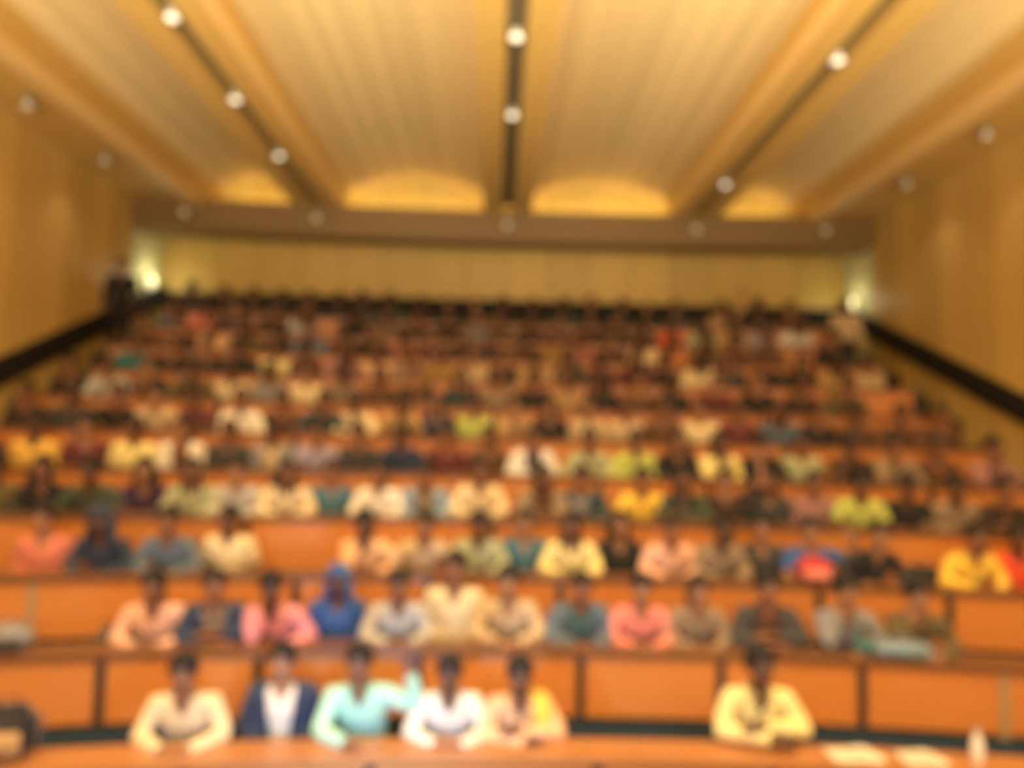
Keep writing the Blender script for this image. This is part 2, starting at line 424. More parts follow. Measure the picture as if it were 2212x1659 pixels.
def desks():
    for i in range(NROW):
        R = row_R(i); zf = row_floor(i); zt = zf+0.75
        a0, a1 = [math.asin((e-XC)/R) for e in row_ends(i)]
        am = (a0+a1)/2; c = arc_pt(R, am)
        root = empty('lecture_desk', (c[0], c[1], zf))
        tag(root, 'long curved orange fronted desk of the %s row' % ROWN[i], 'desk', 'long curved desks across the tiers')
        inv = (-c[0], -c[1], -zf)
        def put(bm, name, mt):
            bmesh.ops.translate(bm, verts=bm.verts, vec=inv)
            return obj(name, finish(bm), mt, root)
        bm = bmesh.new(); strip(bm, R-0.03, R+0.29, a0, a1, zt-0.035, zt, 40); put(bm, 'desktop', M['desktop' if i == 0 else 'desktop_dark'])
        if i in POSTS: ang = [a for a in (px_to_angle(p, R, zt) for p in POSTS[i]) if a0+0.01 < a < a1-0.01]
        else:
            n = 10; ang = [a0+(a1-a0)*k/n for k in range(1, n)]
        ang = [a0+0.001] + ang + [a1-0.001]
        for k, a in enumerate(ang):
            bm = bmesh.new(); hw = 0.032/R
            strip(bm, R-0.012, R+0.045, a-hw, a+hw, zf, zt-0.035, 1)
            pale = (i == 2 and abs(project((*arc_pt(R, a), zt))[0]-72) < 30) or (i == 1 and abs(project((*arc_pt(R, a), zt))[0]-2168) < 30)
            p = put(bm, 'post', M['post_pale'] if pale else M['post'])
            if pale: p['label'] = 'lighter tan post'
            if k < len(ang)-1:
                b = ang[k+1]; bm = bmesh.new()
                strip(bm, R, R+0.02, a+hw*1.02, b-hw*1.02, zt-0.47, zt-0.035, 5); put(bm, 'front_panel', M['orange'])
        # bench behind the desk
        root = empty('bench_seat', (c[0], c[1], zf)); 
        tag(root, 'long navy upholstered bench behind the %s row desk' % ROWN[i], 'bench', 'long upholstered benches across the tiers')
        e = 0.004
        bm = bmesh.new(); strip(bm, R+0.40, R+0.74, a0+e, a1-e, zf+0.37, zf+0.45, 40); put(bm, 'seat_cushion', M['seat'])
        bm = bmesh.new(); Rb = row_R(i+1)-0.05 if i < NROW-1 else R+0.745
        strip(bm, Rb, Rb+0.04, a0+e, a1-e, zf+0.40, zf+0.64 if i < NROW-1 else zf+0.85, 40); put(bm, 'backrest', M['seat'])
        for k in range(8):
            a = a0+(a1-a0)*(k+0.5)/8; bm = bmesh.new(); strip(bm, R+0.48, R+0.72, a-0.02/R, a+0.02/R, zf, zf+0.37, 1); put(bm, 'leg', M['post'])

# ------------------------------------------------------------------ people
def head_parts(bm, c, yaw=0.0, tilt=0.0):
    """cranium, face, jaw, nose and ears round head centre c; faces -Y before turning"""
    R = Matrix.Rotation(yaw, 3, 'Z') @ Matrix.Rotation(tilt, 3, 'X')
    P = lambda x, y, z: Vector(c) + R @ Vector((x, y, z))
    ball(bm, P(0, 0.012, 0.028), (0.074, 0.094, 0.088), 18, 12, R)
    ball(bm, P(0, -0.022, -0.030), (0.060, 0.066, 0.078), 16, 10, R)
    ball(bm, P(0, -0.048, -0.082), (0.036, 0.034, 0.028), 12, 8, R)
    tube(bm, [P(0, -0.084, 0.012), P(0, -0.098, -0.012), P(0, -0.104, -0.030)], [0.009, 0.012, 0.016], 8)
    ball(bm, P(0, -0.082, -0.058), (0.024, 0.012, 0.011), 10, 8, R)
    for s in (-1, 1):
        ball(bm, P(s*0.076, 0.012, -0.012), (0.010, 0.020, 0.032), 10, 8, R)
        ball(bm, P(s*0.030, -0.075, 0.022), (0.022, 0.014, 0.009), 10, 6, R)
        ball(bm, P(s*0.040, -0.058, -0.025), (0.022, 0.022, 0.024), 10, 6, R)
    return P, R

def face_features(me, P, R):
    """eyes, brows and lips joined to the body mesh as their own material slots"""
    bm = bmesh.new(); bm.from_mesh(me)
    for f in bm.faces: f.material_index = 0; f.smooth = True
    def add(c, r, mi, seg=10):
        n0 = set(bm.faces)
        ball(bm, P(*c), r, seg, 6, R)
        for f in bm.faces:
            if f not in n0: f.material_index = mi; f.smooth = True
    for s in (-1, 1):
        add((s*0.030, -0.0790, 0.006), (0.0135, 0.010, 0.0058), 1)
        add((s*0.030, -0.0858, 0.0065), (0.0060, 0.0048, 0.0056), 2)
        add((s*0.030, -0.0800, 0.0125), (0.0150, 0.010, 0.0022), 4)
        add((s*0.031, -0.0865, 0.029), (0.0200, 0.006, 0.0042), 4)
    add((0, -0.0905, -0.0555), (0.023, 0.007, 0.0048), 3)
    add((0, -0.0895, -0.0645), (0.019, 0.007, 0.0052), 3)
    bm.to_mesh(me); bm.free()
    for m in (SKIN[0], M['eyewhite'], M['iris'], M['lip'], M['brow']): me.materials.append(m)

def hand_palm(bm, w, d, n, s):
    """palm: w wrist, d finger direction, n palm normal (back of hand)"""
    d = d.normalized(); n = (n - d*n.dot(d)).normalized(); x = d.cross(n)
    tube(bm, [w - d*0.02, w + d*0.02, w + d*0.055, w + d*0.085], [(0.026, 0.020), (0.034, 0.018), (0.041, 0.016), (0.038, 0.012)], 12, x)
def hand_fingers(bm, w, d, n, s, curl=0.35):
    d = d.normalized(); n = (n - d*n.dot(d)).normalized(); x = d.cross(n)*s   # x points to the thumb side
    L = (0.070, 0.080, 0.075, 0.058)
    for k in range(4):
        o = (0.027, 0.009, -0.009, -0.027)[k]
        p = w + d*0.078 + x*o; a = 0.10; pts = [p]; dd = d + x*(o*2.0)
        for seg, fr in ((0, 0.45), (1, 0.30), (2, 0.25)):
            a += curl
            v = (dd*math.cos(a) - n*math.sin(a)).normalized(); p = p + v*L[k]*fr; pts.append(p)
        tube(bm, pts, [0.0095, 0.0088, 0.0080, 0.0062], 8, x); ball(bm, pts[-1], 0.0064, 8, 6)
    p = w + d*0.028 + x*0.028; v = (d*0.75 + x*0.65 - n*0.2).normalized()
    pts = [p, p + v*0.032, p + v*0.032 + (d*0.95 + x*0.2 - n*0.25).normalized()*0.028, p + v*0.032 + (d*0.95 - n*0.35).normalized()*0.050]
    tube(bm, pts, [0.0145, 0.0120, 0.0100, 0.0075], 8, x); ball(bm, pts[-1], 0.0077, 8, 6)

Z = 0.757   # desk top height in the sitter's frame
def seated(lean=0.10, neck=0.0, hx=0.0, yaw=0.0, tilt=0.0, arms=None, twist=0.0):
    j = {}
    j['spine'] = [Vector((0, 0.06, 0.50)), Vector((hx*0.2, 0.05-lean*0.15, 0.62)), Vector((hx*0.45, 0.03-lean*0.50, 0.76)),
                  Vector((hx*0.7, 0.0-lean*0.95, 0.90)), Vector((hx*0.9, -0.015-lean*1.25, 1.00)), Vector((hx, -0.03-lean*1.4, 1.045))]
    b = j['spine'][4]
    j['sho'] = {s: b + Vector((s*0.172, -twist*s*0.05, -0.015)) for s in (-1, 1)}
    j['neck'] = [j['spine'][5] - Vector((0, 0, 0.04)), j['spine'][5] + Vector((hx*0.1, -0.02-neck*0.3, 0.09))]
    j['head'] = j['spine'][5] + Vector((hx*0.25, -0.045-neck, 0.165))
    j['yaw'], j['tilt'] = yaw, tilt
    j['arms'] = arms
    j['legs'] = {s: [Vector((s*0.09, 0.03, 0.50)), Vector((s*0.11, -0.18, 0.515)), Vector((s*0.12, -0.37, 0.50)), Vector((s*0.12, -0.36, 0.30)), Vector((s*0.12, -0.33, 0.09))] for s in (-1, 1)}
    j['foot'] = {s: (Vector((s*0.12, -0.31, 0.05)), Vector((s*0.135, -0.48, 0.035))) for s in (-1, 1)}
    return j
V = Vector
def make_pose(name):
    if name == 'forearms':
        j = seated(0.13, 0.02, 0, 0.0, 0.05, {-1: (V((-0.265, -0.22, 0.80)), V((-0.085, -0.42, 0.783)), V((0.9, -0.5, 0)), V((0, 0, 1))),
                                     1: (V((0.265, -0.22, 0.80)), V((0.085, -0.44, 0.783)), V((-0.9, -0.4, 0)), V((0, 0, 1)))})
    elif name == 'leaning':
        j = seated(0.21, 0.03, 0.04, -0.30, 0.0, {-1: (V((-0.29, -0.30, 0.805)), V((-0.13, -0.48, 0.783)), V((0.9, -0.2, 0)), V((0, 0, 1))),
                                    1: (V((0.31, -0.26, 0.805)), V((0.17, -0.47, 0.783)), V((-0.6, -0.7, 0)), V((0, 0, 1)))})
    elif name == 'chin':
        j = seated(0.20, 0.01, -0.03, 0.22, 0.12, {-1: (V((-0.17, -0.36, 0.80)), V((-0.085, -0.36, 1.035)), V((0.25, 0.05, 1)), V((-0.6, -0.8, 0))),
                                     1: (V((0.28, -0.24, 0.805)), V((0.10, -0.44, 0.783)), V((-0.9, -0.3, 0)), V((0, 0, 1)))})
    elif name == 'lap':
        j = seated(0.02, 0.0, 0, -0.12, 0.0, {-1: (V((-0.235, 0.02, 0.76)), V((-0.10, -0.17, 0.63)), V((0.7, -0.7, -0.1)), V((0, 0, 1))),
                                   1: (V((0.235, 0.02, 0.76)), V((0.10, -0.18, 0.63)), V((-0.7, -0.7, -0.1)), V((0, 0, 1)))})
    elif name == 'folded':
        j = seated(0.17, 0.0, -0.02, 0.12, -0.05, {-1: (V((-0.27, -0.28, 0.805)), V((0.02, -0.42, 0.80)), V((1, 0.05, 0)), V((0, 0, 1))),
                                     1: (V((0.27, -0.27, 0.815)), V((-0.02, -0.385, 0.872)), V((-1, 0.12, 0.02)), V((0, 0, 1)))})
    elif name == 'raised':
        j = seated(0.08, 0.0, -0.03, -0.18, -0.03, {-1: (V((-0.27, -0.25, 0.80)), V((-0.09, -0.43, 0.783)), V((0.9, -0.4, 0)), V((0, 0, 1))),
                                     1: (V((0.36, -0.13, 1.20)), V((0.33, -0.15, 1.44)), V((0.05, 0.0, 1)), V((0, 1, 0)))})
    elif name == 'waving':
        j = seated(0.10, 0.0, -0.03, -0.10, 0.0, {-1: (V((-0.27, -0.25, 0.80)), V((-0.09, -0.43, 0.783)), V((0.9, -0.4, 0)), V((0, 0, 1))),
                                     1: (V((0.35, -0.20, 0.93)), V((0.30, -0.27, 1.16)), V((-0.05, 0.0, 1)), V((0, 1, 0)))})
    else:   # standing, arms down
        j = {}
        j['spine'] = [V((0, 0.01, 0.88)), V((0, 0, 1.0)), V((0, -0.01, 1.14)), V((0, -0.005, 1.28)), V((0, 0, 1.39)), V((0, 0.005, 1.435))]
        j['sho'] = {s: V((s*0.178, 0.0, 1.375)) for s in (-1, 1)}
        j['neck'] = [V((0, 0.005, 1.40)), V((0, -0.015, 1.53))]
        j['head'] = V((0, -0.035, 1.60)); j['yaw'] = 0.1; j['tilt'] = 0.05
        j['arms'] = {s: (V((s*0.245, 0.02, 1.09)), V((s*0.235, -0.10, 0.85)), V((0, -0.25, -1)), V((s, 0, 0))) for s in (-1, 1)}
        j['legs'] = {s: [V((s*0.085, 0.0, 0.90)), V((s*0.10, -0.01, 0.68)), V((s*0.10, -0.015, 0.49)), V((s*0.10, 0.0, 0.28)), V((s*0.10, 0.02, 0.09))] for s in (-1, 1)}
        j['foot'] = {s: (V((s*0.10, 0.03, 0.05)), V((s*0.12, -0.15, 0.035))) for s in (-1, 1)}
    return j

TORSO = [(0.165, 0.115), (0.145, 0.105), (0.150, 0.108), (0.172, 0.115), (0.150, 0.090), (0.075, 0.062)]
def arm_pts(j, s, end=1.0):
    e, w = j['arms'][s][0], j['arms'][s][1]; sh = j['sho'][s]
    inn = lerp(j['spine'][4], sh, 0.45)
    pts = [inn, sh, lerp(sh, e, 0.4), lerp(sh, e, 0.8), e, lerp(e, w, 0.35), lerp(e, w, 0.75), w]
    rad = [0.055, 0.058, 0.050, 0.043, 0.041, 0.041, 0.032, 0.026]
    return pts, rad

def build_body(j):
    bm = bmesh.new()
    tube(bm, j['spine'], [(a-0.012, b-0.012) for a, b in TORSO], 18)
    tube(bm, [j['neck'][0], lerp(*j['neck'], 0.5), j['neck'][1]], [(0.062, 0.06), (0.054, 0.055), (0.052, 0.054)], 14)
    P, R = head_parts(bm, j['head'], j['yaw'], j['tilt'])
    for s in (-1, 1):
        p, r = arm_pts(j, s); tube(bm, p, [x-0.006 for x in r], 12)
        L = j['legs'][s]; tube(bm, L, [0.078, 0.072, 0.054, 0.050, 0.034], 12)
        e, w_, d, n = j['arms'][s]; hand_palm(bm, w_, d, n, s)
        tube(bm, [L[-1]+V((0, 0, 0.02)), j['foot'][s][0], j['foot'][s][1]], [0.033, 0.036, 0.028], 10)
    me = remeshed(bm, 0.0095, 3)
    bm = bmesh.new(); bm.from_mesh(me)
    for s in (-1, 1):
        e, w_, d, n = j['arms'][s]
        # thumb towards the middle of the body for hands lying palm down
        ds = d.normalized(); nn = (n - ds*n.dot(ds)).normalized(); x = ds.cross(nn)
        sg = 1 if s == 1 else -1
        sg = 1 if x.dot(V((-s, -0.6, 0.2))) > 0 else -1
        hand_fingers(bm, w_, d, n, sg)
    bmesh.ops.recalc_face_normals(bm, faces=bm.faces)
    bm.to_mesh(me); bm.free()
    face_features(me, P, R)
    return me, P, R

def wrinkle(me, amp):
    from mathutils import noise
    for v in me.vertices:
        n = noise.noise(v.co*9.0) + 0.6*noise.noise(v.co*22.0)
        v.co += v.normal*amp*n

def build_top(j, kind):
    """kind: long, short, jacket (open front), vest (worn under a jacket)"""
    off = {'long': 0.008, 'short': 0.010, 'jacket': 0.022, 'vest': 0.006}[kind]
    bm = bmesh.new()
    tube(bm, j['spine'], [(a+off, b+off) for a, b in TORSO[:-1]] + [(0.075+off, 0.068+off*0.6)], 20)
    for s in (-1, 1):
        p, r = arm_pts(j, s)
        if kind == 'vest': n = 3
        elif kind == 'short': n = 4
        else: n = len(p)
        pp = p[:n]; rr = [x+off+0.004 for x in r[:n]]
        if kind in ('long', 'jacket'): pp = pp[:-1] + [lerp(pp[-2], pp[-1], 0.85)]; rr[-1] += 0.004
        tube(bm, pp, rr, 14)
    me = remeshed(bm, 0.013, 3); wrinkle(me, 0.006)
    # cut the neckline: round at the back, a V in front
    base = j['spine'][5]
    bm = bmesh.new(); bm.from_mesh(me)
    depth, slope = {'long': (0.13, 0.42), 'short': (0.11, 0.45), 'jacket': (0.40, 0.30), 'vest': (0.10, 0.5)}[kind]
    kill = []
    for v in bm.verts:
        dx = abs(v.co.x - base.x); dz = v.co.z - base.z
        front = v.co.y < base.y
        if front and dz > -depth and dx < (slope*(dz+depth) if kind != 'jacket' else 0.045+0.12*(dz+depth)) and v.co.y < base.y-0.02: kill.append(v)
        elif dx < 0.072 and abs(v.co.y-base.y) < 0.075 and dz > -0.008: kill.append(v)
    bmesh.ops.delete(bm, geom=kill, context='VERTS')
    for _ in range(10):      # even out the cut edge
        new = {}
        for v in bm.verts:
            if v.is_boundary:
                nb = [e.other_vert(v).co for e in v.link_edges if e.is_boundary]
                if len(nb) == 2: new[v] = v.co*0.4 + (nb[0]+nb[1])*0.3
        for v, c in new.items(): v.co = c
    for f in bm.faces: f.smooth = True
    bm.to_mesh(me); bm.free()
    return me

def build_collar(j):
    bm = bmesh.new(); b = j['spine'][5]; n = 20; rows = []
    for k in range(n+1):
        a = math.radians(-60 + 300*k/n) - 0.0
        ca, sa = math.cos(a), math.sin(a)
        fr = max(0, -sa)
        r0 = 0.072
        p = V((b.x + ca*r0, b.y + 0.004 + sa*0.066, b.z + 0.012 - 0.03*fr))
        q = V((b.x + ca*0.084, b.y + 0.004 + sa*0.080, b.z - 0.022 - 0.035*fr))
        t = V((b.x + ca*0.066, b.y + 0.004 + sa*0.060, b.z + 0.034 - 0.03*fr))
        rows.append([bm.verts.new(p), bm.verts.new(t), bm.verts.new(q)])
    for k in range(n):
        bm.faces.new((rows[k][0], rows[k][1], rows[k+1][1], rows[k+1][0]))
        bm.faces.new((rows[k][1], rows[k][2], rows[k+1][2], rows[k+1][1]))
    bmesh.ops.solidify(bm, geom=bm.faces[:], thickness=0.004)
    return finish(bm, 'collar', True)

def build_trousers(j):
    bm = bmesh.new()
    tube(bm, [j['spine'][0]-V((0, 0, 0.03)), j['spine'][0]+V((0, 0, 0.03)), j['spine'][1]], [(0.165, 0.12), (0.176, 0.127), (0.158, 0.117)], 18)
    for s in (-1, 1): tube(bm, j['legs'][s], [0.092, 0.086, 0.068, 0.062, 0.055], 12)
    me = remeshed(bm, 0.016, 3); wrinkle(me, 0.005)
    for p in me.polygons: p.use_smooth = True
    return me

def build_shoe(j, s):
    a, b = j['foot'][s]; bm = bmesh.new()
    tube(bm, [a+V((0, 0.045, 0.01)), a+V((0, 0, 0.01)), lerp(a, b, 0.6), b, b+V((0, -0.035, -0.005))], [(0.030, 0.040), (0.042, 0.048), (0.046, 0.038), (0.042, 0.032), (0.022, 0.020)], 12)
    return finish(bm, 'shoe', True)

def build_hair(P, R, kind, base):
    bm = bmesh.new()
    vs = ball(bm, (0, 0, 0), 1.0, 40, 32)
    kill = []
    from mathutils import noise
    for v in vs:
        c = v.co.copy()
        short = kind == 'short'
        thick = 1.13 if kind != 'scarf' else 1.24
        x, y, z = c.x*0.078*thick, 0.012+c.y*0.098*thick, 0.022+c.z*0.098*thick
        n = noise.noise(c*4)
        hairline = 0.061 - (9.5 if short else 8.0)*x*x + n*0.010
        if y < -0.028 and z < hairline: kill.append(v)
        elif short and y < 0.036 and z < -0.004 + (0.010 if y > -0.008 else -0.014): kill.append(v)      # clear of the temples and ears
        elif short and z < -0.050: kill.append(v)
        if short:
            q = min(1.0, max(0.0, (z-0.010)/0.075)); q = q*q*(3-2*q)        # close at the sides, fuller on top
            k = 0.935 + 0.065*q
            m = noise.noise(c*11)*0.5 + noise.noise(c*19)*0.5
            x *= k*(1+0.035*m); y = 0.012+(y-0.012)*(k+0.01)*(1+0.03*m); z = 0.022+(z-0.022)*(0.965+0.03*m)
        elif kind != 'scarf':
            m = noise.noise(Vector((c.x*16, c.y*4, c.z*3))); x *= 1+0.03*m; z += 0.002*m
        v.co = P(x, y, z)
    bmesh.ops.delete(bm, geom=kill, context='VERTS')
    bmesh.ops.solidify(bm, geom=bm.faces[:], thickness=-0.009)
    if kind in ('long', 'scarf'):
        rings = []; n = 18; b = base
        w = 0.0 if kind == 'long' else 0.02
        prof = [(0.0, 0.090+w, 0.098+w), (-0.06, 0.094+w, 0.095+w), (-0.12, 0.098+w, 0.085+w), (-0.19, 0.118+w*3, 0.088+w*2), (-0.27, 0.120+w*4, 0.09+w*2)]
        for dz, rx, ry in prof:
            ring = []
            for k in range(n+1):
                a = math.radians(-42 + 264*k/n)
                q = P(math.cos(a)*rx, 0.012+math.sin(a)*ry, 0.0) if dz > -0.13 else None
                if q is None:
                    q = V((b.x + math.cos(a)*rx, b.y + 0.018 + math.sin(a)*ry, 0)); q.z = P(0, 0, 0).z
                q = q + V((0, 0, dz)); ring.append(bm.verts.new(q))
            rings.append(ring)
        fs = []
        for r0, r1 in zip(rings[:-1], rings[1:]):
            for k in range(n): fs.append(bm.faces.new((r0[k], r0[k+1], r1[k+1], r1[k])))
        bmesh.ops.recalc_face_normals(bm, faces=fs)
        bmesh.ops.solidify(bm, geom=fs, thickness=0.016)
    if kind == 'bun':
        ball(bm, P(0, 0.125, 0.02), (0.045, 0.035, 0.045), 12, 8)
    return finish(bm, 'hair', True)

def build_shawl(j):
    """scarf hanging over the left shoulder down the front of the chest"""
    bm = bmesh.new(); s = j['sho'][1]; sp = j['spine']
    path = [sp[3]+V((0.10, 0.145, -0.05)), s+V((-0.05, 0.09, 0.04)), s+V((-0.045, 0.0, 0.085)), s+V((-0.03, -0.095, 0.03)), sp[3]+V((0.15, -0.16, -0.02)), sp[2]+V((0.165, -0.17, -0.05)), sp[1]+V((0.18, -0.2, 0.17))]
    tube(bm, path, [(0.05, 0.012), (0.055, 0.014), (0.055, 0.014), (0.055, 0.014), (0.05, 0.013), (0.048, 0.013), (0.044, 0.012)], 12)
    return finish(bm, 'shawl', True)

POSES = ['forearms', 'leaning', 'chin', 'lap', 'folded', 'raised', 'standing']
PHR = {'forearms': 'forearms on the desk', 'leaning': 'leaning forward', 'chin': 'hand at the chin', 'lap': 'sitting upright',
       'folded': 'arms folded on the desk', 'raised': 'one arm raised', 'waving': 'one hand lifted beside the head', 'standing': 'standing'}
CACHE = {}
def part(pose, key):
    k = (pose, key)
    if k in CACHE: return CACHE[k]
    if (pose, 'j') not in CACHE: CACHE[(pose, 'j')] = make_pose(pose)
    j = CACHE[(pose, 'j')]
    if key == 'body':
        me, P, R = build_body(j); CACHE[(pose, 'P')] = (P, R)
    elif key in ('long', 'short', 'jacket', 'vest'): me = build_top(j, key); me.materials.append(M['white'])
    elif key == 'collar': me = build_collar(j); me.materials.append(M['white'])
    elif key == 'trousers': me = build_trousers(j); me.materials.append(M['trousers'])
    elif key == 'shoeL': me = build_shoe(j, -1); me.materials.append(M['shoe'])
    elif key == 'shoeR': me = build_shoe(j, 1); me.materials.append(M['shoe'])
    elif key == 'shawl': me = build_shawl(j); me.materials.append(M['white'])
    elif key.startswith('hair_'):
        part(pose, 'body'); P, R = CACHE[(pose, 'P')]; me = build_hair(P, R, key[5:], j['spine'][5]); me.materials.append(M['hair'])
    CACHE[k] = me
    return me

def slot(o, m):
    o.material_slots[0].link = 'OBJECT'; o.material_slots[0].material = m
    return o

def person(x, y, z, rz, colour, pose, rnd, top='auto', hair='auto', skin=None, inner='cream', scarf=None, shawl=None, sc=None):
    body = obj('person', part(pose, 'body'))
    slot(body, skin or rnd.choice(SKIN))
    body.location = (x, y, z); body.rotation_euler = (0, 0, rz)
    s = sc or 1.0
    body.scale = (s*1.0, s, s)
    if top == 'auto': top = rnd.choice(['long', 'long', 'short'])
    if hair == 'auto': hair = rnd.choice(['short', 'short', 'short', 'short', 'bun', 'long'])
    t = slot(obj({'long': 'shirt', 'short': 'short_sleeved_shirt', 'jacket': 'jacket'}[top], part(pose, top), None, body), CLOTH[colour])
    if top == 'jacket':
        slot(obj('shirt', part(pose, 'vest'), None, body), CLOTH[inner])
    if top in ('long', 'jacket') and hair != 'scarf':
        slot(obj('collar', part(pose, 'collar'), None, t), CLOTH[inner if top == 'jacket' else colour])
    h = obj('headscarf' if hair == 'scarf' else 'hair', part(pose, 'hair_'+hair), None, body)
    slot(h, CLOTH[scarf or colour] if hair == 'scarf' else rnd.choice([M['hair'], M['hair'], M['hairbrown']]))
    slot(obj('trousers', part(pose, 'trousers'), None, body), rnd.choice([M['trousers'], M['trousers'], M['trousers_brown']]))
    obj('shoe', part(pose, 'shoeL'), None, body); obj('shoe', part(pose, 'shoeR'), None, body)
    if shawl: slot(obj('shawl', part(pose, 'shawl'), None, body), CLOTH[shawl])
    return body, top, hair

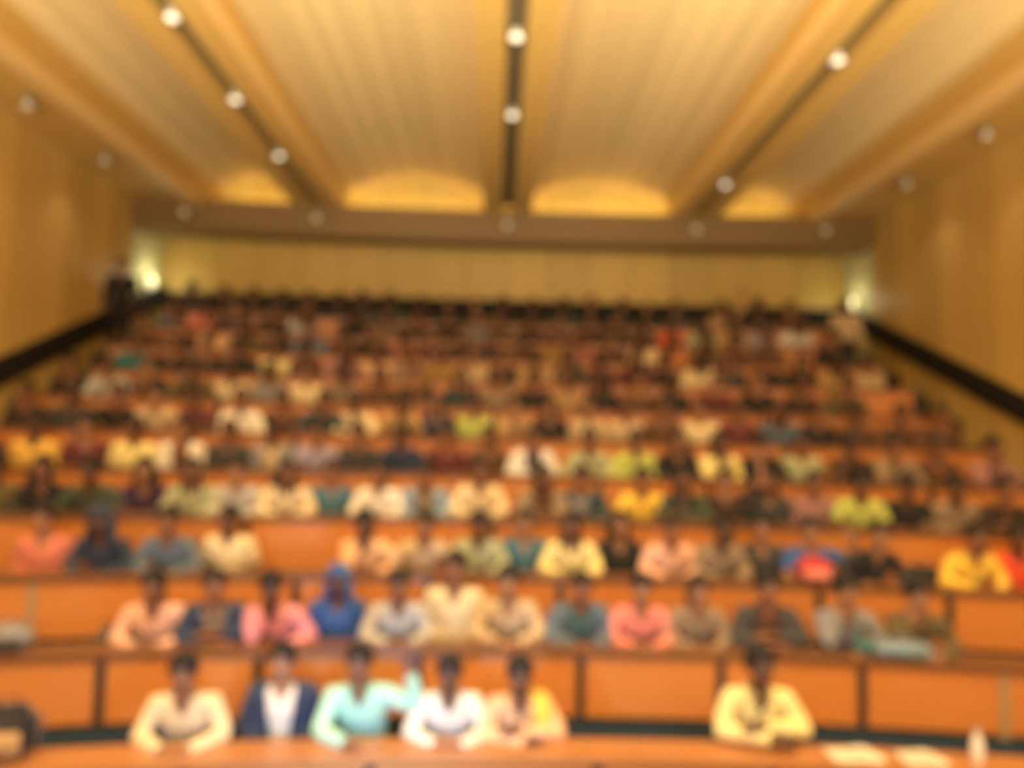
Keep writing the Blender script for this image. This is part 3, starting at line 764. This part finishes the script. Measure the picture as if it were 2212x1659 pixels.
# every sitter: (x in the photograph at head height, colour, options)
A = dict
ROWS = {
 0: [(402, 'cream', A(pose='forearms', top='long', hair='short')), (605, 'navy blue', A(pose='lap', top='jacket', inner='ivory', hair='short', phrase='navy jacket open over an ivory shirt')),
     (788, 'mint green', A(pose='waving', top='long', hair='short')), (972, 'ivory', A(pose='forearms', top='long', hair='short', skin=1)),
     (1130, 'peach', A(pose='folded', top='long', hair='short', skin=1, shawl='yellow', phrase='peach shirt with a yellow shawl')), (1640, 'pale yellow', A(pose='folded', top='long', hair='short', sc=1.03))],
 1: [(335, 'light pink', A(pose='forearms', top='long', hair='short', skin=0)), (468, 'navy blue', A(pose='folded', top='jacket', inner='taupe', hair='short')),
     (612, 'pink', A(pose='chin', top='long', hair='short')), (718, 'royal blue', A(pose='lap', top='long', hair='scarf')),  # the royal blue sitter's navy clothes have the lens flare's tint in their colour
     (855, 'light grey', A(pose='forearms', hair='short', top='long')), (985, 'cream', A(pose='lap', top='long', hair='short', sc=1.04)), (1102, 'beige', A(pose='forearms', top='long', hair='short', sc=0.98)),
     (1250, 'slate blue', A(pose='forearms', top='jacket', inner='teal blue', hair='short')), (1385, 'coral pink', A(pose='forearms', top='long', hair='short')),
     (1503, 'taupe', A(pose='forearms', top='long', hair='short')), (1660, 'charcoal', A(pose='folded', top='jacket', inner='brown', hair='short')),
     (1825, 'grey', A(pose='chin', top='long', hair='short', skin=2, )), (1978, 'olive', A(pose='chin', top='long', hair='short', skin=2))],
 2: [(88, 'salmon', A(pose='lap', top='long', hair='short', skin=2)), (228, 'navy blue', A(pose='forearms', top='long', hair='scarf')), (370, 'slate blue', A(pose='forearms', top='long', hair='short')),
     (492, 'cream', A(pose='lap', top='short', hair='short')), (800, 'peach', A(pose='chin', top='long', hair='short')), (905, 'beige', A(pose='leaning', top='short', hair='short')),
     (1055, 'sage green', A(pose='forearms', top='long', hair='short')), (1150, 'teal blue', A(pose='lap', top='long', hair='short', skin=2)), (1253, 'pale yellow', A(pose='forearms', top='long', hair='long')),
     (1352, 'black', A(pose='lap', top='long', hair='long', skin=2)), (1448, 'light pink', A(pose='forearms', top='long', hair='short')), (1545, 'taupe', A(pose='forearms', hair='short', top='long')),
     (1640, 'charcoal', A(pose='lap', top='long', hair='short', skin=2)), (1738, 'royal blue', A(pose='waving', top='short', hair='short', skin=2)), (1850, 'black', A(pose='leaning', top='long', hair='short', skin=2)),
     (2105, 'yellow', A(pose='forearms', top='long', hair='short')), (2205, 'orange red', A(pose='lap', top='long', hair='short'))],
 3: [(22, 'olive', {}), (112, 'black', {}), (205, 'dark green', A(pose='leaning')), (310, 'purple', {}), (408, 'sage green', A(pose='forearms')), (500, 'light grey', A(pose='forearms', top='long')),
     (602, 'cream', A(pose='forearms')), (710, 'teal blue', A(pose='lap')), (822, 'ivory', A(pose='forearms')), (922, 'light blue', A(pose='forearms', top='jacket', inner='taupe')), (1035, 'cream', A(pose='forearms')),
     (1170, 'taupe', A(pose='folded', top='jacket', inner='brown')), (1262, 'dark teal', A(pose='forearms', top='jacket', inner='grey')), (1392, 'yellow', A(pose='forearms', top='short')), (1490, 'dark green', A(pose='folded')), (1585, 'dark brown', A(pose='raised', top='short', skin=2)),
     (1672, 'charcoal', A(hair='long', pose='lap')), (1762, 'mauve', A(pose='lap')), (1848, 'lime green', A(pose='forearms', hair='short')), (1952, 'black', A(pose='forearms')), (2068, 'taupe', A(pose='forearms')), (2165, 'dark brown', {})],
 4: [(18, 'dark brown', {}), (125, 'golden yellow', A(pose='forearms')), (218, 'maroon', {}), (298, 'pale yellow', A(pose='forearms')), (400, 'ivory', A(pose='forearms', top='jacket', inner='brown')),
     (500, 'charcoal', {}), (585, 'grey', A(pose='forearms', top='jacket', inner='beige')), (665, 'lilac', A(pose='forearms')), (755, 'charcoal', {}), (840, 'navy blue', {}), (940, 'maroon', A(pose='folded')), (1025, 'brown', A(pose='lap')), (1118, 'white', A(pose='forearms', top='jacket', inner='charcoal')),
     (1290, 'sage green', A(pose='forearms', hair='short')), (1420, 'lime green', A(pose='forearms', hair='short')), (1525, 'black', A(hair='long')), (1612, 'pale yellow', A(pose='chin')), (1695, 'black', A()), (1790, 'sage green', {}),
     (1890, 'dark brown', {}), (1985, 'taupe', A(pose='chin')), (2085, 'brown', {}), (2170, 'mauve', {})],
 5: [(35, 'dark brown', {}), (130, 'charcoal', {}), (235, 'black', {}), (350, 'beige', A(pose='leaning')), (430, 'maroon', {}), (502, 'ivory', A(pose='forearms', top='long')), (580, 'brown', A(hair='short')), (670, 'dark teal', {}),
     (738, 'cream', {}), (820, 'tan', {}), (895, 'navy blue', {}), (975, 'lime green', A(hair='short')), (1050, 'tan', {}), (1130, 'black', {}), (1210, 'beige', {}), (1290, 'beige', {}),
     (1400, 'brown', {}), (1495, 'cream', A(pose='forearms')), (1585, 'maroon', {}), (1680, 'slate blue', {}), (1760, 'black', {}), (1850, 'brown', {}), (2040, 'brown', {}), (2125, 'brown', {})],
 6: [(145, 'dark brown', {}), (215, 'light grey', {}), (290, 'black', {}), (375, 'olive', {}), (455, 'cream', {}), (570, 'grey', A(pose='leaning')), (655, 'cream', {}), (720, 'taupe', {}), (790, 'brown', {}), (865, 'dark brown', {}),
     (1005, 'dark teal', {}), (1085, 'taupe', {}), (1150, 'black', {}), (1225, 'tan', {}), (1300, 'black', {}), (1390, 'brown', {}), (1450, 'black', {}), (1535, 'maroon', {}), (1630, 'black', {}), (1740, 'dark brown', {}), (1815, 'olive', {})],
 7: [(325, 'teal', {}), (400, 'dark brown', {}), (470, 'dark brown', {}), (530, 'black', {}), (600, 'pale yellow', {}), (690, 'brown', {}), (745, 'mauve', {}), (800, 'peach', A(sc=0.96)), (860, 'taupe', {}), (915, 'mustard', {}),
     (980, 'beige', {}), (1040, 'black', {}), (1100, 'tan', {}), (1180, 'dark green', {}), (1240, 'maroon', {}), (1300, 'maroon', {}), (1365, 'black', {}), (1435, 'cream', {}), (1550, 'charcoal', {}), (1640, 'black', {}), (1705, 'dark brown', {}), (1765, 'tan', {}), (1850, 'beige', {})],
 8: [(330, 'brown', {}), (395, 'dark brown', {}), (462, 'peach', {}), (520, 'olive', {}), (570, 'black', {}), (685, 'slate blue', {}), (740, 'brown', {}), (805, 'black', {}), (860, 'rose', {}), (920, 'maroon', {}), (980, 'dark brown', {}), (1040, 'black', {}), (1100, 'brown', {}), (1150, 'mustard', {}),
     (1210, 'rose', {}), (1270, 'dark brown', {}), (1345, 'cream', {}), (1405, 'orange', {}), (1475, 'olive', {}), (1545, 'brown', {}), (1610, 'brown', {}), (1800, 'black', {})],
 9: [(375, 'slate blue', {}), (440, 'coral pink', {}), (510, 'navy blue', {}), (590, 'dark brown', {}), (655, 'light grey', {}), (800, 'black', {}), (860, 'taupe', {}), (915, 'dark brown', {}), (970, 'black', {}), (1030, 'grey', {}), (1085, 'olive', {}), (1140, 'dark brown', {}),
     (1210, 'brown', {}), (1270, 'dark brown', {}), (1330, 'black', {}), (1395, 'dark brown', {}), (1445, 'orange red', {}), (1490, 'sage green', {}), (1545, 'tan', {}), (1700, 'lilac', {}), (1765, 'white', A(pose='leaning'))],
 10: [(385, 'charcoal', {}), (450, 'black', {}), (520, 'dark brown', {}), (585, 'black', {}), (650, 'dark brown', {}), (715, 'black', {}), (780, 'charcoal', {}), (845, 'dark green', {}), (905, 'dark brown', {}), (965, 'black', {}), (1025, 'black', {}),
      (1090, 'dark brown', {}), (1150, 'black', {}), (1210, 'dark green', {}), (1275, 'black', {}), (1340, 'dark brown', {}), (1400, 'black', {}), (1460, 'charcoal', {}), (1565, 'tan', A(pose='raised', skin=2)), (1640, 'dark brown', {}), (1710, 'brown', {})],
}
def garment(colour, top, inner, hair, phrase):
    if phrase: return phrase
    if top == 'jacket': g = '%s jacket over %s' % (colour, inner)
    elif top == 'short': g = '%s short sleeved top' % colour
    else: g = '%s top' % colour
    return g

def people():
    allp = []
    for i, lst in ROWS.items():
        rnd = random.Random(100+i)
        Rp = row_R(i)+0.56; zf = row_floor(i)
        e0, e1 = row_ends(i); a_lo = math.asin((e0+0.3-XC)/Rp); a_hi = math.asin((e1-0.3-XC)/Rp)
        ang = [min(max(px_to_angle(p[0], Rp-0.2, zf+1.2), a_lo), a_hi) for p in lst]
        mg = (0.43 if i < 4 else 0.47)/Rp
        for _ in range(200):
            for k in range(len(ang)-1):
                if ang[k+1]-ang[k] < mg:
                    m = (mg-(ang[k+1]-ang[k]))/2; ang[k] -= m; ang[k+1] += m
            ang = [min(max(a, a_lo), a_hi) for a in ang]
        rec = []
        for k, ((px, colour, o), a) in enumerate(zip(lst, ang)):
            o = dict(o); phrase = o.pop('phrase', None)
            pose = o.pop('pose', None) or rnd.choice(['forearms', 'forearms', 'leaning', 'chin', 'lap', 'lap', 'folded'])
            sk = o.pop('skin', None)
            # crowded neighbours keep their elbows in
            near = min([abs(ang[q]-a)*Rp for q in (k-1, k+1) if 0 <= q < len(ang)] or [9])
            if near < 0.54 and i > 3 and pose in ('leaning', 'folded', 'forearms') and rnd.random() < 0.5: pose = 'lap'
            if 'sc' not in o: o['sc'] = rnd.uniform(0.96, 1.0) if near > 0.5 else 0.95
            x, y = arc_pt(Rp, a)
            rz = -a + (rnd.uniform(-0.12, 0.12) if i else 0)
            b, top, hair = person(x, y, zf, rz, colour, pose, rnd, skin=SKIN[sk] if sk is not None else None, **o)
            b['group'] = 'people seated in the lecture hall'; b['category'] = 'person'
            rec.append((b, colour, garment(colour, top, o.get('inner', 'cream'), hair, phrase), pose, hair))
        n = len(rec)
        gs = [r[2] for r in rec]; cs = [r[1] for r in rec]
        for k, (b, colour, g, pose, hair) in enumerate(rec):
            rown = ROWN[i]
            hx = {'scarf': ' and headscarf', 'long': ' and long hair', 'bun': '', 'short': ''}[hair]
            if cs.count(colour) == 1:
                lab = 'person in %s%s, %s, %s row' % (g, hx, PHR[pose], rown)
            elif gs.count(g) == 1 and k not in (0, n-1) and len((g+cs[k-1]+' '+cs[k+1]).split()) < 9:
                lab = 'person in %s, %s row, between %s and %s tops' % (g, rown, cs[k-1], cs[k+1])
            else:
                lab = 'person in %s, %s from the left in the %s row' % (g, ORD[k], rown)
            if k == 0: lab = 'person in %s, leftmost in the %s row' % (g, rown)
            if k == n-1: lab = 'person in %s, rightmost in the %s row' % (g, rown)
            b['label'] = lab; allp.append(lab)
    # people standing in the side aisles near the back
    rnd = random.Random(5)
    for x, y, z, rz, colour, lab, sc, hr in ((-6.16, 12.3, row_floor(10), 0.35, 'black', 'person in black standing by the rail in the left aisle near the back', 0.90, 'short'),
                                     (5.42, 12.05, row_floor(9), -0.35, 'beige', 'person in beige top standing at the right end of the tenth row', 0.90, 'short')):
        b, t, h = person(x, y, z, rz, colour, 'standing', rnd, top='long', hair=hr, sc=sc)
        tag(b, lab, 'person', 'people standing in the aisles')

# ------------------------------------------------------------------ small things on the desks
def at_desk(i, px, dr=0.15, dz=0.0):
    R = row_R(i)+dr; z = row_floor(i)+0.75+dz
    a = px_to_angle(px, R, z); x, y = arc_pt(R, a)
    return (x, y, z), -a
def rbox(bm, w, d, h, bev):
    box(bm, -w/2, w/2, -d/2, d/2, 0, h)
    bmesh.ops.bevel(bm, geom=bm.edges[:], offset=bev, segments=3, affect='EDGES')
def bag(name, loc, rz, w, d, h, colour, front, label, tilt=0.0):
    r = empty(name, loc, rz); r.rotation_euler = (tilt, 0, rz); tag(r, label, 'bag')
    bm = bmesh.new(); rbox(bm, w, d, h, min(w, d, h)*0.28); obj('bag_body', finish(bm, 'm', True), CLOTH[colour], r)
    bm = bmesh.new(); rbox(bm, w*0.72, 0.03, h*0.5, 0.012); bmesh.ops.translate(bm, verts=bm.verts, vec=(0, -d/2-0.008, h*0.12)); obj('pocket', finish(bm, 'm', True), CLOTH[front], r)
    bm = bmesh.new(); tube(bm, [V((-0.06, 0, h-0.01)), V((-0.05, 0, h+0.045)), V((0.05, 0, h+0.045)), V((0.06, 0, h-0.01))], [0.009]*4, 8); obj('handle', finish(bm, 'm', True), CLOTH[colour], r)
def props():
    p, rz = at_desk(0, 8, 0.17); bag('backpack', p, rz, 0.34, 0.22, 0.30, 'black', 'tan', 'black rounded backpack with a tan pocket, left end of front desk')
    p, rz = at_desk(1, 14, 0.17); bag('backpack', p, rz, 0.30, 0.2, 0.17, 'grey', 'charcoal', 'grey bag lying at the left end of the second row desk')
    p, rz = at_desk(1, 250, 0.58, -0.30); bag('backpack', p, rz, 0.34, 0.24, 0.34, 'black', 'charcoal', 'black backpack on the second row bench beside the light pink top')
    p, rz = at_desk(1, 1950, 0.14); bag('handbag', p, rz, 0.40, 0.14, 0.10, 'light blue', 'teal blue', 'light blue pouch on the second row desk at the right')
    p, rz = at_desk(1, 1868, 0.12); bag('handbag', p, rz, 0.14, 0.12, 0.12, 'teal', 'dark teal', 'small teal pouch on the second row desk beside the light blue one')
    p, rz = at_desk(2, 1758, 0.10); bag('handbag', p, rz, 0.30, 0.16, 0.20, 'red', 'coral pink', 'bright red bag on the third row desk before the blue top')
    p, rz = at_desk(2, 1992, 0.58, -0.30); bag('backpack', p, rz, 0.36, 0.26, 0.40, 'black', 'charcoal', 'black backpack on the third row bench left of the yellow top')
    for px, lab, w in ((1845, 'loose white papers on the front desk beside the yellow top', 0.30), (1990, 'flat white papers on the front desk left of the bottle', 0.24)):
        p, rz = at_desk(0, px, 0.14); r = empty('paper_stack', p, rz+0.2)
        tag(r, lab, 'papers'); 
        bm = bmesh.new()
        for k in range(5):
            v = box(bm, -w/2, w/2, -0.1, 0.1, k*0.0022, k*0.0022+0.0018)
            bmesh.ops.rotate(bm, verts=v, cent=(0, 0, 0), matrix=Matrix.Rotation(0.09*(k-2), 3, 'Z'))
        obj('sheets', finish(bm), M['white'], r)
        bm = bmesh.new(); tube(bm, [V((-0.06, 0.02, 0.016)), V((0.055, -0.02, 0.016)), V((0.068, -0.0245, 0.0155))], [0.0045, 0.0045, 0.001], 8); obj('pen', finish(bm, 'm', True), CLOTH['navy blue'], r)
    p, rz = at_desk(0, 2112, 0.13); r = empty('water_bottle', p, rz); tag(r, 'pale cream water bottle standing on the right of the front desk', 'bottle')
    bm = bmesh.new(); tube(bm, [V((0, 0, 0)), V((0, 0, 0.01)), V((0, 0, 0.13)), V((0, 0, 0.16)), V((0, 0, 0.185))], [0.030, 0.035, 0.035, 0.018, 0.014], 20); obj('bottle_body', finish(bm, 'm', True), CLOTH['ivory'], r)
    bm = bmesh.new(); tube(bm, [V((0, 0, 0.185)), V((0, 0, 0.207))], [0.017, 0.017], 16); obj('cap', finish(bm, 'm', True), CLOTH['light blue'], r)

structure(); ceiling(); lamps(); desks(); people(); props()
